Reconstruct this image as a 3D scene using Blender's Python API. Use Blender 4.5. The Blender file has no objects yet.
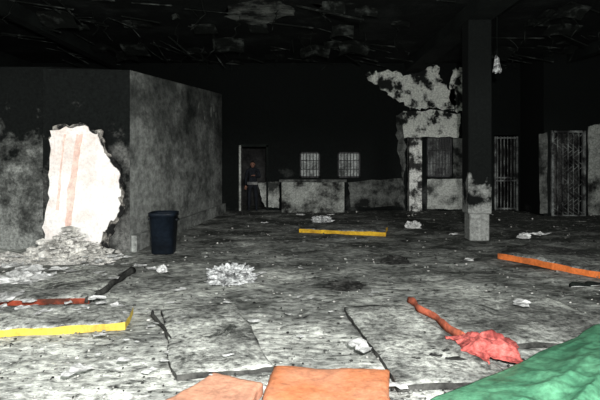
import bpy, bmesh, math, random
from mathutils import Vector, noise, Matrix
random.seed(7)
S=bpy.context.scene
try: S.view_settings.view_transform='Standard'
except Exception: pass
F=520.0; H=1.7; HY=160.0
def fp(px,py,z=0.0):
    d=(H-z)*F/(py-HY)
    return Vector(((px-300)/F*d,d,z))
def wp(px,py,d):
    return Vector(((px-300)/F*d,d,H-(py-HY)/F*d))
# ---------------- materials
def rgb(c): return (c[0],c[1],c[2],1)
def soot(name,light,dark,scale=1.5,lo=.42,hi=.6,zmid=None,zk=0.0,bump=.3,rough=.9,stretch=(1,1,1),fine=18,fineamt=.35,mid=None,grad=None,spot=None,stain=None):
    m=bpy.data.materials.new(name); m.use_nodes=True
    nt=m.node_tree; N=nt.nodes; L=nt.links; b=N['Principled BSDF']
    b.inputs['Roughness'].default_value=rough
    b.inputs['Specular IOR Level'].default_value=.15
    g=N.new('ShaderNodeNewGeometry'); mp=N.new('ShaderNodeMapping'); mp.inputs['Scale'].default_value=stretch
    L.new(g.outputs['Position'],mp.inputs['Vector'])
    n=N.new('ShaderNodeTexNoise'); n.inputs['Scale'].default_value=scale; n.inputs['Detail'].default_value=9; n.inputs['Roughness'].default_value=.65
    L.new(mp.outputs[0],n.inputs['Vector'])
    n2=N.new('ShaderNodeTexNoise'); n2.inputs['Scale'].default_value=fine; n2.inputs['Detail'].default_value=6; n2.inputs['Roughness'].default_value=.7
    L.new(mp.outputs[0],n2.inputs['Vector'])
    fac=n.outputs['Fac']
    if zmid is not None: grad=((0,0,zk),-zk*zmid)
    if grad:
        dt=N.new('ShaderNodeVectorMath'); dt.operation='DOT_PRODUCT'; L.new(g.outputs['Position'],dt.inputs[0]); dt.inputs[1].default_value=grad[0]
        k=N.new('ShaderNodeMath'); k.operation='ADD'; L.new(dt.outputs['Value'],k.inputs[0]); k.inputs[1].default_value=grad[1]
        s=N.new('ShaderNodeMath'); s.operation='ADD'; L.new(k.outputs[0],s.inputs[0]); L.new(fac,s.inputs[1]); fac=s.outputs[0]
    r=N.new('ShaderNodeValToRGB'); e=r.color_ramp.elements
    e[0].position=lo; e[0].color=rgb(light); e[1].position=hi; e[1].color=rgb(dark)
    if mid:
        x=r.color_ramp.elements.new((lo+hi)/2); x.color=rgb(mid)
    L.new(fac,r.inputs[0])
    mr=N.new('ShaderNodeMapRange'); mr.inputs['From Min'].default_value=.3; mr.inputs['From Max'].default_value=.7
    mr.inputs['To Min'].default_value=1-fineamt*1.5; mr.inputs['To Max'].default_value=1+fineamt*1.5
    L.new(n2.outputs['Fac'],mr.inputs['Value'])
    mx=N.new('ShaderNodeMix'); mx.data_type='RGBA'; mx.blend_type='MULTIPLY'; mx.inputs[0].default_value=1
    L.new(r.outputs[0],mx.inputs[6]); L.new(mr.outputs[0],mx.inputs[7])
    col=mx.outputs[2]
    for sp in (spot,stain):
        if not sp: continue
        n3=N.new('ShaderNodeTexNoise'); n3.inputs['Scale'].default_value=sp[0]; n3.inputs['Detail'].default_value=10; n3.inputs['Roughness'].default_value=.75; n3.inputs['Distortion'].default_value=.8
        L.new(mp.outputs[0],n3.inputs['Vector'])
        m3=N.new('ShaderNodeMapRange'); m3.inputs['From Min'].default_value=sp[1]; m3.inputs['From Max'].default_value=sp[2]; L.new(n3.outputs['Fac'],m3.inputs['Value'])
        x3=N.new('ShaderNodeMix'); x3.data_type='RGBA'; L.new(m3.outputs[0],x3.inputs[0]); L.new(col,x3.inputs[6]); x3.inputs[7].default_value=rgb(sp[3]); col=x3.outputs[2]
    L.new(col,b.inputs['Base Color'])
    bp=N.new('ShaderNodeBump'); bp.inputs['Strength'].default_value=bump; bp.inputs['Distance'].default_value=.04
    ad=N.new('ShaderNodeMath'); ad.operation='ADD'; L.new(n.outputs['Fac'],ad.inputs[0]); L.new(n2.outputs['Fac'],ad.inputs[1])
    L.new(ad.outputs[0],bp.inputs['Height']); L.new(bp.outputs[0],b.inputs['Normal'])
    return m
M={}
ST=(1.9,.55,.64,(.045,.048,.042))
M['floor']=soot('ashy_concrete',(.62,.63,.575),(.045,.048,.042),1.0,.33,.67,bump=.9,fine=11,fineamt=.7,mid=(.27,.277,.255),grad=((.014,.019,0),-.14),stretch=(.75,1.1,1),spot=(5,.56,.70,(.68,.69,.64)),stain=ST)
M['ceil']=soot('sooty_ceiling',(.020,.023,.021),(.003,.004,.0035),.8,.30,.5,fine=5,bump=.8)
M['black']=soot('charred_black',(.010,.013,.011),(.003,.004,.0035),1.2,.35,.6)
M['lump']=soot('charred_lump',(.07,.07,.065),(.010,.010,.009),4,.35,.6)
M['back']=soot('burnt_back_wall',(.055,.058,.054),(.003,.004,.0035),.9,.28,.42,zmid=.8,zk=.06)
M['leftfront']=soot('burnt_block_wall',(.15,.15,.14),(.004,.005,.0045),1.5,.36,.56,zmid=.9,zk=.07,fineamt=.5)
M['lowsoot']=soot('sooty_low_plaster',(.13,.135,.125),(.008,.009,.008),1.8,.38,.6)
M['leftside']=soot('smoked_plaster',(.30,.31,.29),(.018,.021,.019),.9,.36,.66,grad=((0,.014,.045),-.28),stretch=(1,.6,1),fine=9,fineamt=.4,mid=(.11,.115,.107))
M['recess']=soot('stained_left_wall',(.25,.258,.24),(.004,.005,.0045),1.8,.36,.60,zmid=1.4,zk=.12,fineamt=.45,mid=(.08,.083,.077))
M['halo']=soot('scorched_plaster_edge',(.30,.28,.25),(.012,.012,.012),4.2,.40,.54,fineamt=.5)
M['white']=soot('bare_white_plaster',(.95,.92,.88),(.72,.56,.48),2.0,.46,.80,bump=.5,fineamt=.12,grad=((-.05,0,.06),-.29))
M['pink']=soot('pink_plaster',(.92,.72,.63),(.74,.46,.37),3,.4,.7,fineamt=.15)
M['peel']=soot('peeling_paint',(.58,.59,.54),(.012,.013,.012),1.8,.48,.56,fineamt=.35)
M['pale']=soot('pale_smoked_plaster',(.36,.37,.34),(.03,.032,.029),1.6,.42,.62,fineamt=.35)
M['counter']=soot('smoked_counter',(.28,.29,.265),(.012,.012,.011),1.3,.42,.58,fineamt=.4,zmid=.5,zk=-.06)
M['post']=soot('post_soot',(.24,.245,.23),(.004,.005,.0045),2,.44,.56,zmid=1.0,zk=.35)
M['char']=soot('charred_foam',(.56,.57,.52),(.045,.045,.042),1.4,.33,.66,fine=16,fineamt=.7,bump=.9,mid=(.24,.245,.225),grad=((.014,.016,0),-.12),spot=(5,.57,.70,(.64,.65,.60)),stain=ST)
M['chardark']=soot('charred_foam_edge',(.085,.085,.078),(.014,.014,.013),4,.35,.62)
M['yellow']=soot('yellow_vinyl',(.68,.49,.07),(.28,.19,.06),2.6,.46,.70,fineamt=.25,rough=.6)
M['orange']=soot('orange_vinyl',(.62,.16,.04),(.2,.07,.03),2.4,.48,.70,fineamt=.2,rough=.6)
M['red']=soot('red_vinyl',(.42,.08,.04),(.08,.03,.02),2.4,.45,.62,fineamt=.15)
M['yel2']=soot('amber_vinyl',(.62,.38,.03),(.25,.11,.02),2.4,.45,.68,fineamt=.2)
M['salmon']=soot('salmon_vinyl',(.56,.20,.09),(.40,.18,.11),2.0,.42,.72,fineamt=.2,rough=.55,mid=(.54,.235,.13),bump=.25)
M['salmon2']=soot('faded_salmon_vinyl',(.55,.28,.18),(.36,.19,.13),2.0,.42,.72,fineamt=.2,rough=.55,bump=.25)
M['green']=soot('green_tarpaulin',(.10,.27,.155),(.045,.16,.09),1.7,.38,.66,fineamt=.3,rough=.55,bump=.3)
M['cloth']=soot('red_cloth',(.58,.14,.12),(.22,.045,.04),7,.40,.60,fineamt=.4)
M['paper']=soot('ashy_paper',(.66,.66,.64),(.2,.2,.19),6,.44,.72,fineamt=.3)
M['bag']=soot('speckled_plastic',(.60,.61,.60),(.12,.12,.12),11,.44,.60,fine=40,fineamt=.4,rough=.4)
M['navy']=soot('dark_blue_plastic',(.009,.014,.022),(.004,.006,.009),3,.4,.6,rough=.5,fineamt=.1)
M['metal']=soot('sooty_grey_metal',(.20,.21,.20),(.014,.014,.014),2.2,.40,.58,rough=.6)
M['metald']=soot('dark_metal',(.05,.05,.05),(.012,.012,.012),6,.45,.65,rough=.6)
M['pane']=soot('dirty_pane',(.44,.46,.44),(.05,.055,.05),1.8,.40,.62,rough=.5)
M['pane2']=soot('sooty_pane',(.20,.21,.20),(.03,.03,.03),2.5,.38,.60,rough=.5)
M['rubble']=soot('pale_rubble',(.70,.68,.63),(.12,.12,.11),2.5,.46,.72,fineamt=.4)
M['chip']=soot('pale_chip',(.55,.54,.50),(.08,.08,.075),3,.42,.66,fineamt=.4)
M['skin']=soot('skin',(.22,.11,.08),(.16,.08,.055),8,.4,.6,fineamt=.05,bump=.05)
M['hair']=soot('dark_hair',(.015,.012,.01),(.008,.006,.005),20,.4,.6,bump=.2)
M['shirt']=soot('dark_jacket',(.012,.014,.018),(.006,.007,.009),8,.4,.6,fineamt=.1)
M['whitecloth']=soot('pale_shirt_cloth',(.22,.22,.21),(.1,.1,.1),8,.4,.6,fineamt=.1)
# ---------------- mesh helpers
def add(name,bm,mats,parent=None,smooth=False):
    me=bpy.data.meshes.new(name); bmesh.ops.recalc_face_normals(bm,faces=bm.faces[:]); bm.to_mesh(me); bm.free()
    for m in mats: me.materials.append(m)
    if smooth:
        for p in me.polygons: p.use_smooth=True
    o=bpy.data.objects.new(name,me); S.collection.objects.link(o)
    if parent: o.parent=parent
    return o
def empty(name):
    o=bpy.data.objects.new(name,None); S.collection.objects.link(o); return o
def box(bm,x0,x1,y0,y1,z0,z1,mi=0):
    v=[bm.verts.new(p) for p in [(x0,y0,z0),(x1,y0,z0),(x1,y1,z0),(x0,y1,z0),(x0,y0,z1),(x1,y0,z1),(x1,y1,z1),(x0,y1,z1)]]
    for f in [(0,1,2,3),(4,5,6,7),(0,1,5,4),(1,2,6,5),(2,3,7,6),(3,0,4,7)]:
        q=bm.faces.new([v[i] for i in f]); q.material_index=mi
def bar(bm,a,b,r,n=6,mi=0):
    a=Vector(a);b=Vector(b);d=(b-a).normalized()
    u=d.orthogonal().normalized();w=d.cross(u)
    A=[bm.verts.new(a+(u*math.cos(t)+w*math.sin(t))*r) for t in [2*math.pi*i/n for i in range(n)]]
    B=[bm.verts.new(b+(u*math.cos(t)+w*math.sin(t))*r) for t in [2*math.pi*i/n for i in range(n)]]
    for i in range(n):
        bm.faces.new([A[i],A[(i+1)%n],B[(i+1)%n],B[i]]).material_index=mi
    bm.faces.new(A).material_index=mi; bm.faces.new(B[::-1]).material_index=mi
def prism(bm,pts,z0,zs):
    lo=[bm.verts.new((p[0],p[1],z0)) for p in pts]; hi=[bm.verts.new((p[0],p[1],z)) for p,z in zip(pts,zs)]
    n=len(pts); fs=[]
    for i in range(n): fs.append(bm.faces.new([lo[i],lo[(i+1)%n],hi[(i+1)%n],hi[i]]))
    bm.faces.new(lo[::-1]); bm.faces.new(hi)
    return fs
def jag(pts,amp,sub=7):
    out=[]
    n=len(pts)
    for i in range(n):
        a=Vector(pts[i]);b=Vector(pts[(i+1)%n])
        for k in range(sub):
            p=a.lerp(b,k/sub)
            j=noise.noise_vector(p*6.3)*amp+noise.noise_vector(p*19)*amp*.6
            out.append(p+Vector((j.x,0,j.y)))
    return out
def patch(name,pxs,d,mat,parent,amp=.06,th=.03):
    pts=jag([tuple(wp(x,y,d)) for x,y in pxs],amp)
    bm=bmesh.new()
    v=[bm.verts.new((p.x,d,max(.005,p.z))) for p in pts]
    f=bm.faces.new(v)
    r=bmesh.ops.extrude_face_region(bm,geom=[f])
    for e in r['geom']:
        if isinstance(e,bmesh.types.BMVert): e.co.y-=th
    bmesh.ops.triangulate(bm,faces=[f for f in bm.faces if len(f.verts)>4])
    return add(name,bm,[mat],parent)
def wall_open(bm,x0,x1,z0,z1,y0,y1,ops):
    xs=sorted(set([x0,x1]+[o[0] for o in ops]+[o[1] for o in ops]))
    for a,b in zip(xs,xs[1:]):
        cov=sorted([(o[2],o[3]) for o in ops if o[0]<=a+1e-6 and o[1]>=b-1e-6])
        z=z0
        for c in cov:
            if c[0]>z: box(bm,a,b,y0,y1,z,c[0])
            z=c[1]
        if z<z1: box(bm,a,b,y0,y1,z,z1)
# ---------------- floor
bm=bmesh.new(); nx,ny=200,200
X0,X1,Y0,Y1=-9.3,10.5,-1.0,20.5
vs=[]
for j in range(ny+1):
    for i in range(nx+1):
        x=X0+(X1-X0)*i/nx; y=Y0+(Y1-Y0)*j/ny
        z=noise.fractal(Vector((x*1.7,y*1.7,0)),.8,2,5)*.028-.02
        vs.append(bm.verts.new((x,y,min(z,.014))))
for j in range(ny):
    for i in range(nx):
        a=j*(nx+1)+i; bm.faces.new([vs[a],vs[a+1],vs[a+nx+2],vs[a+nx+1]])
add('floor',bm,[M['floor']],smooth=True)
# ---------------- ceiling
CH=5.0
bm=bmesh.new(); box(bm,-9.3,10.5,3.0,20.5,CH,CH+.2)
ceil=add('ceiling',bm,[M['ceil']])
bm=bmesh.new()
for x,w_ in ((-6.2,.25),(3.55,.56),(8.2,.25)): box(bm,x,x+w_,3.05,17.65,CH-.3,CH+.01)
add('beams',bm,[M['black']],ceil)
M['lath']=soot('charred_lath',(.05,.055,.05),(.004,.005,.004),3,.34,.48)
bm=bmesh.new()
for i in range(110):
    x=random.uniform(-8,9); y=random.uniform(10.2,17.2); l=random.uniform(.3,1.6); a=random.gauss(0,.25)+(0 if random.random()<.7 else 1.4)
    dz=random.uniform(.0,.45); p0=Vector((x,y,CH-.03)); p1=Vector((x+l*math.cos(a),min(17.5,y+l*math.sin(a)),CH-.03-dz))
    if 3<p0.x<4.8 or -3.5<p0.x<-.6 and random.random()<.5: continue
    bar(bm,p0,p1,random.uniform(.012,.03),4)
for i in range(34):
    x=random.uniform(-6,9); y=random.uniform(10.5,17); p=Vector((x,y,CH))
    if 3<x<4.8: continue
    for k in range(6):
        q=p+Vector((random.uniform(-.12,.12),random.uniform(-.1,.1),-random.uniform(.05,.14))); bar(bm,p,q,.008,4); p=q
for i in range(46):
    x=random.uniform(-6,9); y=random.uniform(10.6,17)
    if 3<x<4.8: continue
    n=4;g=[];s=random.uniform(.15,.55);tx=random.uniform(-.3,.3);ty=random.uniform(.05,.6)
    for j in range(n+1):
        r=[]
        for k in range(n+1):
            u=(k/n-.5)*s*1.6;v=(j/n)*s
            w=noise.noise_vector(Vector((x+u*3,y+v*3,0)))*.1
            r.append(bm.verts.new((x+u+w.x,y+v+w.y,CH-.02-v*ty-abs(w.z)*.5-abs(u*tx))))
        g.append(r)
    for j in range(n):
        for k in range(n): bm.faces.new([g[j][k],g[j][k+1],g[j+1][k+1],g[j+1][k]])
add('hanging_burnt_lath',bm,[M['lath']],ceil)
def cpatch(name,c,m,amp=.22):
    bm=bmesh.new(); pts=[]
    for i in range(len(c)):
        a=Vector((*c[i],0));b=Vector((*c[(i+1)%len(c)],0))
        for k in range(6):
            p=a.lerp(b,k/6); p+=noise.noise_vector(p*4)*amp; pts.append(p)
    f=bm.faces.new([bm.verts.new((p.x,p.y,CH-.012)) for p in pts]); bmesh.ops.triangulate(bm,faces=[f])
    add(name,bm,[m],ceil)
M['cbare']=soot('grey_bare_ceiling',(.17,.18,.165),(.010,.011,.010),1.6,.38,.56)
cpatch('bare_patch',[(-1.55,11.0),(-.9,10.7),(-.3,10.9),(-.15,11.5),(-.5,12.3),(-1.0,12.9),(-1.3,12.4),(-1.7,12.0)],M['cbare'])
cpatch('bare_patch_2',[(.2,10.9),(.8,10.7),(1.5,11.0),(1.2,11.3),(.5,11.2)],M['lath'])
cpatch('bare_patch_3',[(-.3,13.6),(.3,13.2),(.6,13.9),(.2,14.4),(-.2,14.2)],M['lath'])
# ---------------- left masonry block
BL=[(-9.1,10.05),(-4.72,10.05),(-4.72,9.55),(-3.18,9.72),(-2.55,17.0),(-9.1,17.0)]
bm=bmesh.new(); fs=prism(bm,BL,-.05,[3.5,3.5,3.38,3.38,3.85,3.85])
fs[0].material_index=1; fs[3].material_index=2
wl=add('wall_left_block',bm,[M['leftfront'],M['recess'],M['leftside']])
patch('scorched_edge',[(51,126),(83,123),(102,131),(107,150),(121,167),(125,194),(123,214),(112,232),(106,256),(56,258),(49,246),(49,215),(51,175)],9.50,M['halo'],wl,.07,.03)
patch('exposed_plaster',[(52,129),(82,126),(99,134),(104,152),(118,168),(122,192),(120,212),(108,226),(102,240),(99,256),(60,256),(44,246),(46,215),(50,175)],9.48,M['white'],wl,.07,.04)
patch('pink_strip',[(77,133),(83,134),(79,160),(75,190),(71,225),(66,226),(68,190),(73,160)],9.435,M['pink'],wl,.025,.012)
patch('pink_strip_2',[(64,134),(66,134),(61,170),(59,210),(56,210),(60,170)],9.435,M['pink'],wl,.02,.012)
bm=bmesh.new(); box(bm,-9.3,-9.1,3,20.5,-.05,CH); add('wall_left',bm,[M['black']])
bm=bmesh.new(); box(bm,10.3,10.5,3,20.5,-.05,CH); add('wall_right',bm,[M['black']])
bm=bmesh.new()
prism(bm,[(-3.16,9.75),(-3.06,9.75),(-2.43,17.0),(-2.53,17.0)],-.02,[.28,.28,.28,.28])
add('baseboard_left',bm,[M['leftside']],wl)
bm=bmesh.new()
for (t,z,s) in [(.62,3.2,.10),(.66,3.35,.06),(.80,3.15,.12),(.84,3.3,.10),(.88,3.1,.07),(.70,2.9,.05)]:
    x=-3.18+.63*t+.012; y=9.72+7.28*t
    f=[bm.verts.new((x+.01+(.63/7.28)*math.cos(a)*s,y+math.cos(a)*s,z+math.sin(a)*s*random.uniform(.8,1.8))) for a in [i*math.pi/4 for i in range(8)]]
    bm.faces.new(f)
add('plaster_flakes',bm,[M['pale']],wl)
# ---------------- back wall
BY=17.7
ops=[(-2.0,-1.15,-.05,2.15),(0,.68,1.1,1.97),(1.29,2.05,1.1,1.97),(4.32,5.17,1.12,2.48),(6.6,7.4,-.05,2.55)]
bm=bmesh.new(); wall_open(bm,-9.1,10.3,-.05,CH,BY,BY+.25,ops)
wb=add('wall_back',bm,[M['back']])
bm=bmesh.new(); box(bm,-9.1,10.3,19.8,20.0,-.05,CH); add('wall_corridor',bm,[soot('corridor_wall',(.05,.05,.048),(.008,.008,.008),1,.4,.6)])
patch('peeled_paint',[(364,74),(392,71),(408,76),(420,70),(438,66),(441,84),(456,92),(454,111),(428,107),(410,111),(394,98),(378,88)],BY-.005,M['peel'],wb,.12,.02)
patch('peeled_paint_2',[(452,70),(468,68),(468,108),(456,112),(449,98)],BY-.005,M['peel'],wb,.12,.02)
patch('peeled_paint_3',[(396,116),(404,112),(406,160),(403,180),(398,150)],BY-.005,M['lowsoot'],wb,.08,.02)
patch('lintel_plaster',[(402,112),(430,110),(460,114),(458,137),(430,137),(404,137)],BY-.005,M['peel'],wb,.06,.03)
patch('sill_plaster',[(427,179),(466,179),(466,209),(427,209)],BY-.005,M['pale'],wb,.03,.03)
patch('side_plaster',[(453,138),(466,138),(466,178),(453,178)],BY-.005,M['lowsoot'],wb,.03,.03)
patch('low_plaster',[(258,184),(279,181),(279,207),(264,207)],BY-.005,M['pale'],wb,.06,.03)
patch('low_plaster_2',[(348,182),(404,178),(404,207),(350,207)],BY-.005,M['lowsoot'],wb,.06,.03)
bm=bmesh.new(); box(bm,3.66,4.08,BY-.3,BY-.002,-.03,2.45)
add('pilaster',bm,[soot('peeling_pilaster',(.60,.60,.56),(.03,.03,.028),2.3,.46,.56)],wb)
def window(name,x0,x1,z0,z1,n,pm='pane'):
    e=empty(name)
    bm=bmesh.new(); t=.05
    box(bm,x0,x0+t,BY+.02,BY+.1,z0,z1);box(bm,x1-t,x1,BY+.02,BY+.1,z0,z1)
    box(bm,x0,x1,BY+.02,BY+.1,z0,z0+t);box(bm,x0,x1,BY+.02,BY+.1,z1-t,z1)
    add('frame',bm,[M['metald']],e)
    bm=bmesh.new(); box(bm,x0+t,x1-t,BY+.08,BY+.09,z0+t,z1-t); add('pane',bm,[M[pm]],e)
    bm=bmesh.new()
    for i in range(1,n): 
        x=x0+(x1-x0)*i/n; bar(bm,(x,BY+.0,z0),(x,BY+.0,z1),.012)
    for k in (.33,.67): bar(bm,(x0,BY,z0+(z1-z0)*k),(x1,BY,z0+(z1-z0)*k),.010)
    add('bars',bm,[M['metald']],e)
window('window_1',0,.68,1.1,1.97,6); window('window_2',1.29,2.05,1.1,1.97,7); window('window_3',4.32,5.17,1.12,2.48,8,'pane2')
e=empty('door_1'); bm=bmesh.new()
box(bm,-2.07,-2.0,BY-.06,BY+.3,-.03,2.2)
add('frame_jamb',bm,[M['pale']],e); bm=bmesh.new()
box(bm,-1.15,-1.08,BY-.04,BY+.3,-.03,2.2); box(bm,-2.07,-1.08,BY-.04,BY+.3,2.15,2.24)
add('frame_head',bm,[M['black']],e)
def gate(name,x0,x1,z1,y,n):
    e=empty(name); bm=bmesh.new()
    box(bm,x0,x0+.06,y-.04,y+.04,-.02,z1);box(bm,x1-.06,x1,y-.04,y+.04,-.02,z1)
    for z in (.05,1.0,1.1,z1-.05): box(bm,x0,x1,y-.025,y+.025,z-.025,z+.025)
    add('frame',bm,[M['metal']],e); bm=bmesh.new()
    for i in range(1,n):
        x=x0+(x1-x0)*i/n; bar(bm,(x,y,0),(x,y,z1),.016)
    add('bars',bm,[M['metal']],e)
gate('barred_gate',6.6,7.4,2.5,BY-.02,7)
def lattice(name,x0,x1,z1,y,n):
    e=empty(name); bm=bmesh.new()
    for x in (x0,x1): box(bm,x-.04,x+.04,y-.05,y+.05,-.02,z1)
    box(bm,x0,x1,y-.05,y+.05,z1-.06,z1); box(bm,x0,x1,y-.04,y+.04,-.02,.02)
    add('frame',bm,[M['metal']],e); bm=bmesh.new()
    for i in range(1,n):
        x=x0+(x1-x0)*i/n; box(bm,x-.014,x+.014,y-.015,y+.015,0,z1-.05)
    w=(x1-x0)/n
    rows=5
    for i in range(n-1):
        for k in range(rows*2):
            h=(z1-.1)/(rows*2); za=.03+k*h; a=x0+w*i; 
            if k%2: bar(bm,(a,y-.02,za),(a+2*w,y-.02,za+h),.011,5)
            else: bar(bm,(a+2*w,y+.02,za),(a,y+.02,za+h),.011,5)
    add('scissor_bars',bm,[M['metal']],e)
lattice('collapsible_gate',7.75,8.72,2.6,15.98,6)
RY=16.0
bm=bmesh.new(); wall_open(bm,7.5,10.3,-.05,CH,RY,RY+.25,[(7.72,8.75,-.05,2.62)])
box(bm,7.5,7.7,RY+.25,BY,-.05,CH)
wr=add('wall_right_bay',bm,[M['back']])
patch('bay_plaster',[(588,126),(612,122),(612,218),(588,217)],RY-.005,M['counter'],wr,.04,.03)
patch('bay_jamb',[(538,134),(547,132),(547,213),(540,213)],RY-.005,M['lowsoot'],wr,.03,.02)
bm=bmesh.new(); box(bm,7.7,10.3,17.0,17.1,-.05,2.9); add('wall_bay_rear',bm,[soot('bay_rear',(.09,.09,.085),(.016,.016,.016),1.5,.4,.6)])
e=empty('service_counter'); bm=bmesh.new(); box(bm,-.6,1.45,17.0,17.65,-.03,.98); add('base',bm,[M['counter']],e)
bm=bmesh.new(); box(bm,-.68,1.52,16.93,17.68,.98,1.06); add('top',bm,[M['lowsoot']],e)
# ---------------- post
bm=bmesh.new()
box(bm,3.58,4.08,11.05,11.5,0.55,CH-.302); box(bm,3.62,4.04,11.08,11.46,-.03,.56)
o=add('support_post',bm,[M['post']]); bv=o.modifiers.new('b','BEVEL'); bv.width=.02
# ---------------- mats
def mat(name,c,h,top,sides,amp=.02):
    P=[Vector(fp(*q)) for q in c]
    bm=bmesh.new(); n=30; m=30
    def pos(u,v):
        p=P[0].lerp(P[1],u).lerp(P[3].lerp(P[2],u),v)
        w=noise.noise_vector(Vector((p.x*2.1,p.y*2.1,3)))*.05+noise.noise_vector(Vector((p.x*8,p.y*8,3)))*.015
        return Vector((p.x+w.x,p.y+w.y,0))
    g=[]
    for j in range(m+1):
        r=[]
        for i in range(n+1):
            u=i/n;v=j/m
            q=pos(u,v); ed=min(u,1-u,v,1-v)
            z=h*(1-.25*max(0,1-ed*18)**2)+noise.fractal(Vector((q.x*2.5,q.y*2.5,h*9)),.9,2,4)*amp
            r.append(bm.verts.new((q.x,q.y,z)))
        g.append(r)
    for j in range(m):
        for i in range(n):
            bm.faces.new([g[j][i],g[j][i+1],g[j+1][i+1],g[j+1][i]])
    loops=[([g[0][i] for i in range(n+1)],0),([g[j][n] for j in range(m+1)],1),([g[m][i] for i in range(n,-1,-1)],2),([g[j][0] for j in range(m,-1,-1)],3)]
    for vsx,s in loops:
        low=[bm.verts.new((v.co.x,v.co.y,max(-.01,v.co.z-h))) for v in vsx]
        for i in range(len(vsx)-1):
            bm.faces.new([vsx[i],vsx[i+1],low[i+1],low[i]]).material_index=1+s
    bmesh.ops.remove_doubles(bm,verts=bm.verts[:],dist=.0005)
    o=add(name,bm,[M[top]]+[M[s] for s in sides],smooth=False)
    for p in o.data.polygons:
        if p.material_index==0: p.use_smooth=True
    return o
D='chardark'
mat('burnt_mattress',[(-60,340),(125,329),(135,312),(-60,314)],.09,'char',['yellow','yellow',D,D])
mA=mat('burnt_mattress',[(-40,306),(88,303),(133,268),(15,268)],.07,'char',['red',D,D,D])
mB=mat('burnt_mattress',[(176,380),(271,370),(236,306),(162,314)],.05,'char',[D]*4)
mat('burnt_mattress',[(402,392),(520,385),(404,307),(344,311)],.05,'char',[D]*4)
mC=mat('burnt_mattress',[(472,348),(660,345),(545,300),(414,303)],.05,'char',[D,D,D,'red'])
mat('salmon_mattress',[(255,470),(398,480),(390,378),(270,374)],.09,'salmon',['salmon']*4,amp=.012)
mat('salmon_mattress',[(130,428),(236,440),(262,392),(215,382)],.08,'salmon2',['salmon2']*4,amp=.012)
mat('burnt_mattress',[(298,232),(386,236),(388,230),(306,226)],.10,'char',['yel2']*4)
mat('burnt_mattress',[(498,258),(625,283),(660,270),(530,248)],.12,'char',['orange',D,D,'orange'])
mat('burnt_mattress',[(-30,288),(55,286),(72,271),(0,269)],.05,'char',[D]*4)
def strip(name,a,b,w,h,m,par=None):
    a=Vector(fp(*a));b=Vector(fp(*b)); bm=bmesh.new(); d=(b-a).normalized(); s=Vector((-d.y,d.x,0)); n=24; rows=[]
    for i in range(n+1):
        p=a.lerp(b,i/n); wv=w*(1+.35*noise.noise(p*5)); p=p+s*noise.noise(p*3)*.05; r=[]
        for t in range(7):
            k=t/6; an=math.pi*k
            q=p-s*math.cos(an)*wv/2; r.append(bm.verts.new((q.x,q.y,max(0,math.sin(an))*h*(1+.3*noise.noise(q*6)))))
        rows.append(r)
    for i in range(n):
        for t in range(6): bm.faces.new([rows[i][t],rows[i][t+1],rows[i+1][t+1],rows[i+1][t]])
        bm.faces.new([rows[i][0],rows[i+1][0],rows[i+1][6],rows[i][6]])
    bm.faces.new(rows[0]);bm.faces.new(rows[-1][::-1])
    return add(name,bm,[M[m]],par,smooth=True)
M['redor']=soot('red_orange_foam',(.50,.13,.07),(.18,.06,.04),4,.42,.66,fineamt=.25)
strip('foam_piping',(409,302),(464,342),.045,.075,'redor',mC)
strip('charred_piping',(152,314),(172,345),.04,.04,D,mB)
strip('charred_piping_2',(88,303),(134,272),.05,.08,D,mA)
# ---------------- cloths
def cloth(name,pts,n,zf,m,parent=None,wob=.07,wf=2.5):
    P=[Vector(p) for p in pts]; bm=bmesh.new(); g=[]
    for j in range(n+1):
        r=[]
        for i in range(n+1):
            u=i/n;v=j/n
            p=P[0].lerp(P[1],u).lerp(P[3].lerp(P[2],u),v)
            w=noise.noise_vector(Vector((p.x*wf,p.y*wf,1)))*wob
            r.append(bm.verts.new((p.x+w.x,p.y+w.y,zf(u,v,p))))
        g.append(r)
    for j in range(n):
        for i in range(n): bm.faces.new([g[j][i],g[j][i+1],g[j+1][i+1],g[j+1][i]])
    o=add(name,bm,[M[m]],smooth=True); so=o.modifiers.new('s','SOLIDIFY'); so.thickness=.004
    return o
def ridge(x): return 1-abs(x)
def tz(u,v,p):
    q=Vector((p.x*1.1+p.y*.5,p.y*.9-p.x*.8,0))
    a=ridge(noise.noise(Vector((q.x*.8,q.y*3.2,2)))*2.2); b=ridge(noise.noise(Vector((q.x*2.6,q.y*1.4,7)))*2)
    f=max(0,a)*.07+max(0,b)*.05+abs(noise.noise(q*6))*.02
    ed=min(1,min(u*4,(1-v)*4)+.15)
    return .06+ed*(f+.12*min(1,u*1.3))
cloth('green_tarpaulin',[(.68,3.35,0),(2.2,1.8,0),(4.9,4.0,0),(2.98,5.15,0)],150,tz,'green',wob=.04)
c0=fp(489,357)
def cz(u,v,p):
    r=math.hypot(u-.5,v-.5)*2
    a=max(0,ridge(noise.noise(Vector((p.x*7,p.y*12,2)))*2.6)); b=max(0,ridge(noise.noise(Vector((p.x*14+p.y*6,p.y*9,5)))*2.4))
    return .055+max(0,1-r)*.07+(a*.06+b*.045)*(1.15-min(1,r))+noise.noise(p*24)*.012
cloth('red_cloth',[(c0.x-.20,c0.y-.26,0),(c0.x+.17,c0.y-.28,0),(c0.x+.25,c0.y+.25,0),(c0.x-.26,c0.y+.40,0)],90,cz,'cloth',wob=.17,wf=5.0)
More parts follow.
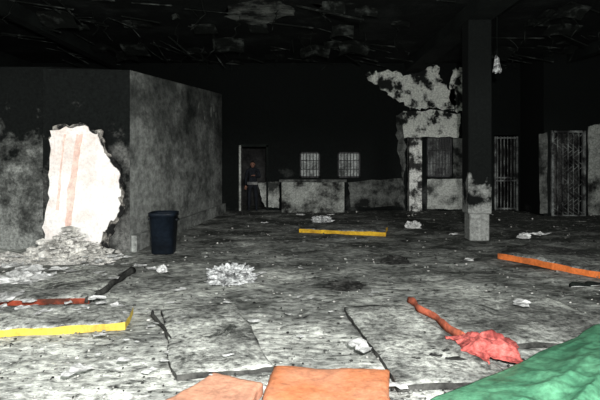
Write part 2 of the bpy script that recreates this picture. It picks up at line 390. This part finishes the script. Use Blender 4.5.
# ---------------- crumpled things
def crumple(name,px,py,w,dp,h,m,sub=4,rough=.35,fr=5):
    c=fp(px,py); bm=bmesh.new(); bmesh.ops.create_icosphere(bm,subdivisions=sub,radius=1)
    for v in bm.verts:
        k=1+rough*noise.fractal(v.co*fr*.4+c,.7,2,4)+.12*abs(noise.noise(v.co*fr+c*3))
        v.co=Vector((c.x+v.co.x*w/2*k,c.y+v.co.y*dp/2*k,max(0,(v.co.z*k+.5)*h/1.5)))
    return add(name,bm,[M[m]],smooth=False)
crumple('crumpled_plastic_bag',231,281,.58,.5,.2,'bag',5,.5,9)
crumple('charred_lump',345,288,.42,.3,.09,'lump',4,.6)
crumple('charred_lump',395,262,.4,.4,.08,'lump',4,.6)
crumple('charred_lump',440,362,.5,.35,.05,'lump',5,.9)
crumple('ash_pile',22,284,.75,.5,.14,'paper',4,.7,8)
crumple('crumpled_paper',162,272,.14,.12,.1,'paper',3,.4)
crumple('crumpled_paper',322,222,.5,.4,.16,'bag',4,.5,8)
crumple('crumpled_paper',413,228,.35,.3,.16,'paper',4,.5)
crumple('crumpled_paper',524,238,.25,.2,.1,'paper',4,.5)
bm=bmesh.new()
L=[(75,383,.07),(361,358,.09),(357,351,.05),(522,312,.09),(530,384,.06),(152,271,.07),(30,276,.16),(12,272,.12),(45,282,.1),(60,275,.1),(5,308,.12),(10,303,.1),(140,268,.08),(210,283,.06),(300,270,.04),(310,300,.04),(455,236,.10),(470,262,.08),(330,216,.1),(265,224,.08),(180,292,.07),(262,275,.05),(375,295,.05),(115,262,.1),(98,268,.08),(538,236,.15),(300,216,.1),(397,390,.06),(150,375,.04),(100,345,.04),(300,340,.03),(255,330,.04)]
for i in range(60):
    L.append((random.uniform(-10,130),262+random.random()**1.5*60,random.uniform(.02,.07)))
for i in range(40):
    L.append((random.uniform(100,480),240+random.random()*150,random.uniform(.012,.035)))
for px,py,s in L:
    c=fp(px,py); n=5; g=[]; a=random.random()*3
    for j in range(n+1):
        r=[]
        for i in range(n+1):
            u=(i/n-.5)*2*s*.8; v=(j/n-.5)*2*s*1.3
            x=u*math.cos(a)-v*math.sin(a); y=u*math.sin(a)+v*math.cos(a)
            p=Vector((c.x+x,c.y+y,0)); k=noise.noise_vector(p*11)
            r.append(bm.verts.new((p.x+k.x*s*.7,p.y+k.y*s*.7,.03+abs(k.z)*s*.7+(.06 if (px in(361,357,522,5,10) or px<130 or (170<px<260 and py>310)) else 0))))
        g.append(r)
    for j in range(n):
        for i in range(n): bm.faces.new([g[j][i],g[j][i+1],g[j+1][i+1],g[j+1][i]])
add('scattered_paper_scraps',bm,[M['paper']])
def rock(bm,c,s,mi):
    r=bmesh.ops.create_icosphere(bm,subdivisions=1,radius=s)
    sc=Vector((random.uniform(.6,1.4),random.uniform(.6,1.4),random.uniform(.3,.8)))
    for v in r['verts']:
        v.co=Vector((v.co.x*sc.x,v.co.y*sc.y,v.co.z*sc.z))*random.uniform(.7,1.2)+c
    for f in {f for v in r['verts'] for f in v.link_faces}: f.material_index=mi
bm=bmesh.new()
for i in range(1500):
    x=-4.2+random.gauss(0,.62); y=9.34-abs(random.gauss(0,.62))
    if x>-3.1: continue
    hh=max(0,.50-.5*abs(x+4.1)-.5*(9.35-y))
    rock(bm,Vector((x,y,random.uniform(0,hh)+.015)),random.uniform(.012,.06) if random.random()<.88 else random.uniform(.06,.10),0)
add('plaster_rubble_pile',bm,[M['rubble']])
bm=bmesh.new()
for i in range(3000):
    px=random.uniform(-30,640); py=212+ (random.random()**1.2)*200
    c=fp(px,py)
    if c.x<-2.6 and c.y>9: continue
    s=random.uniform(.004,.016)*(.6+c.y/10)
    rock(bm,Vector((c.x,c.y,s*.3)),s,0 if random.random()<.2 else (1 if random.random()<.65 else 2))
add('scattered_floor_debris',bm,[M['chip'],M['char'],M['lump']])
# ---------------- bin
e=empty('waste_bin'); bm=bmesh.new(); n=32; c=Vector((-2.5,9.55,0)); prof=[(0,0),(.19,0),(.20,.02),(.235,.68),(.25,.68),(.255,.74),(.24,.75),(.225,.70),(.185,.05),(0,.04)]
rings=[]
for r,z in prof:
    ring=[]
    for i in range(n):
        t=2*math.pi*i/n; k=(abs(math.cos(t))**4+abs(math.sin(t))**4)**(-.25)
        ring.append(bm.verts.new((c.x+math.cos(t)*r*k,c.y+math.sin(t)*r*k,z)))
    rings.append(ring)
for a,b in zip(rings,rings[1:]):
    for i in range(n): bm.faces.new([a[i],a[(i+1)%n],b[(i+1)%n],b[i]])
bmesh.ops.remove_doubles(bm,verts=bm.verts[:],dist=.0005)
add('body',bm,[M['navy']],e,True)
bm=bmesh.new()
for sx in (-1,1): box(bm,c.x+sx*.25-.02,c.x+sx*.25+.02,c.y-.07,c.y+.07,.6,.63)
add('handles',bm,[M['navy']],e)
# ---------------- hanging lamp remains
e=empty('hanging_lamp')
lp=wp(497,66,11.6)
bm=bmesh.new(); bar(bm,(lp.x,11.6,lp.z+.15),(lp.x,11.6,CH),.008); add('cord',bm,[M['black']],e)
bm=bmesh.new(); n=16; rr=[]
for r,z in [(.02,.2),(.05,.17),(.06,.08),(.10,-.12),(.09,-.13),(.04,.05)]:
    rr.append([bm.verts.new((lp.x+math.cos(2*math.pi*i/n)*r*(1+.5*noise.noise(Vector((i,z,0)))),11.6+math.sin(2*math.pi*i/n)*r,lp.z+z+.10*noise.noise(Vector((i*.7,r*9,1))))) for i in range(n)])
for a,b in zip(rr,rr[1:]):
    for i in range(n): bm.faces.new([a[i],a[(i+1)%n],b[(i+1)%n],b[i]])
add('shade',bm,[M['bag']],e)
# ---------------- shoes
def shoe(x,y,a):
    bm=bmesh.new(); n=16; secs=[(-.14,.028,.05),(-.10,.04,.075),(-.03,.036,.07),(.04,.044,.055),(.10,.045,.04),(.14,.03,.03)]
    rs=[]
    for sx,w,h in secs:
        r=[]
        for i in range(n):
            t=2*math.pi*i/n; yy=math.cos(t)*w; zz=max(0,(math.sin(t)*.5+.5)*h)
            r.append(bm.verts.new((x+sx*math.cos(a)-yy*math.sin(a),y+sx*math.sin(a)+yy*math.cos(a),zz+.0)))
        rs.append(r)
    for p,q in zip(rs,rs[1:]):
        for i in range(n): 
            f=bm.faces.new([p[i],p[(i+1)%n],q[(i+1)%n],q[i]]); f.material_index=1 if n*.5<i<n*.95 else 0
    bm.faces.new(rs[0]);bm.faces.new(rs[-1][::-1])
    add('shoe',bm,[M['black'],M['paper']],smooth=True)
q=fp(580,287); shoe(q.x,q.y,.1); shoe(q.x+.2,q.y+.05,.4)
# ---------------- person
pe=empty('standing_person')
def skin(name,verts,edges,rad,m,root=0,sub=2):
    me=bpy.data.meshes.new(name); me.from_pydata(verts,edges,[]); o=bpy.data.objects.new(name,me); S.collection.objects.link(o); o.parent=pe
    sk=o.modifiers.new('skin','SKIN'); sk.use_smooth_shade=True
    for i,r in enumerate(rad):
        d=me.skin_vertices[0].data[i]; d.radius=(r,r) if not isinstance(r,tuple) else r
    me.skin_vertices[0].data[root].use_root=True
    s=o.modifiers.new('s','SUBSURF'); s.levels=sub; s.render_levels=sub
    me.materials.append(M[m]); return o
PX,PY=-1.58,17.35
def T(p): return (PX+p[0],PY+p[1],p[2])
V=[(0,0,.92),(0,0,1.08),(0,0,1.25),(0,0,1.38),(0,0,1.45),
 (-.17,0,1.36),(-.22,.02,1.10),(-.23,-.06,.88),
 (.17,0,1.36),(.24,.0,1.12),(.12,-.22,1.18),
 (-.09,0,.86),(-.11,-.02,.48),(-.12,0,.09),(-.13,-.1,.04),
 (.09,0,.86),(.12,-.03,.48),(.13,0,.09),(.15,-.1,.04)]
E=[(0,1),(1,2),(2,3),(3,4),(3,5),(5,6),(6,7),(3,8),(8,9),(9,10),(0,11),(11,12),(12,13),(13,14),(0,15),(15,16),(16,17),(17,18)]
R=[(.15,.11),(.14,.1),(.16,.11),(.12,.08),.055,.065,.048,.034,.065,.048,.034,.09,.06,.045,.04,.09,.06,.045,.04]
skin('clothed_body',[T(v) for v in V],E,R,'shirt')
bm=bmesh.new(); bmesh.ops.create_uvsphere(bm,u_segments=28,v_segments=20,radius=1)
for v in bm.verts:
    x,y,z=v.co; k=1-.22*max(0,-z); f=0
    if y<0: f=.012*math.exp(-((x/.18)**2+((z+.1)/.22)**2))*2.2; f-=.008*math.exp(-(((abs(x)-.4)/.18)**2+((z-.08)/.12)**2))
    v.co=Vector((x*.075*k,y*.095*k-f,z*.115))
    v.co+=Vector((PX,PY-.01,1.55))
for s in(-1,1):
    r=bmesh.ops.create_icosphere(bm,subdivisions=2,radius=1)
    for v in r['verts']: v.co=Vector((PX+s*.076+v.co.x*.01,PY+v.co.y*.02,1.55+v.co.z*.032))
add('head',bm,[M['skin']],pe,True)
bm=bmesh.new(); bmesh.ops.create_uvsphere(bm,u_segments=24,v_segments=16,radius=1)
for v in bm.verts:
    x,y,z=v.co; 
    if z<.25 and y<.1: y=.1
    v.co=Vector((PX+x*.083,PY+.005+y*.103,1.565+max(z,-.5)*.118))
add('hair',bm,[M['hair']],pe,True)
bm=bmesh.new()
for s in(-1,1):
    r=bmesh.ops.create_icosphere(bm,subdivisions=2,radius=.011)
    for v in r['verts']: v.co+=Vector((PX+s*.03,PY-.093,1.56))
box(bm,PX-.022,PX+.022,PY-.098,PY-.088,1.495,1.502)
add('eyes_and_mouth',bm,[M['hair']],pe)
def hand(name,w,dirv,up):
    w=Vector(w);d=Vector(dirv).normalized();u=Vector(up).normalized();s=d.cross(u).normalized()
    vs=[w,w+d*.045,w+d*.08];ed=[(0,1),(1,2)];ra=[.022,.03,.03]
    for i,(o,l) in enumerate([(-.03,.06),(-.01,.072),(.01,.068),(.03,.05)]):
        b=len(vs); p=w+d*.085+s*o
        vs+= [p,p+d*l*.5-u*.006,p+d*l-u*.03]; ed+=[(2,b),(b,b+1),(b+1,b+2)]; ra+=[.010,.009,.007]
    b=len(vs); vs+=[w+d*.035+s*-.035,w+d*.075+s*-.06]; ed+=[(1,b),(b,b+1)]; ra+=[.011,.008]
    skin(name,[tuple(v) for v in vs],ed,ra,'skin',0,1)
hand('hand_right',T((-.23,-.07,.86)),(0,-.1,-1),(0,-1,0))
hand('hand_left',T((.11,-.24,1.185)),(-1,-.5,.15),(0,0,1))
bm=bmesh.new(); n=24; rr=[]
for z,k in ((.88,1.12),(.92,1.15),(.97,1.08)):
    rr.append([bm.verts.new((PX+math.cos(2*math.pi*i/n)*.165*k,PY+math.sin(2*math.pi*i/n)*.13*k,z+.008*math.sin(i*2.1))) for i in range(n)])
for a,b in zip(rr,rr[1:]):
    for i in range(n): bm.faces.new([a[i],a[(i+1)%n],b[(i+1)%n],b[i]])
add('shirt_hem',bm,[M['whitecloth']],pe,True)
# ---------------- lights
w=bpy.data.worlds.new('w'); S.world=w; w.use_nodes=True
w.node_tree.nodes['Background'].inputs[0].default_value=(.92,1,.95,1); w.node_tree.nodes['Background'].inputs[1].default_value=1.0
sl=bpy.data.lights.new('low_fill_sun','SUN'); sl.energy=.9; sl.angle=math.radians(8); so=bpy.data.objects.new('low_fill_sun',sl); S.collection.objects.link(so)  # added sun-type fill from behind the camera, offsets the flash falloff indoors
so.rotation_euler=Vector((-.15,1,-.2)).to_track_quat('-Z','Y').to_euler()
fl=bpy.data.lights.new('camera_flash','POINT'); fl.energy=2900; fl.shadow_soft_size=.06; fo=bpy.data.objects.new('camera_flash',fl); S.collection.objects.link(fo); fo.location=(.25,-.3,2.3)
# ---------------- camera
cd=bpy.data.cameras.new('camera'); cam=bpy.data.objects.new('camera',cd); S.collection.objects.link(cam)
cam.location=(0,0,H); cam.rotation_euler=(math.radians(90),0,0)
cd.sensor_width=36; cd.lens=36*F/600; cd.shift_y=-40/600; cd.clip_end=100
S.camera=cam
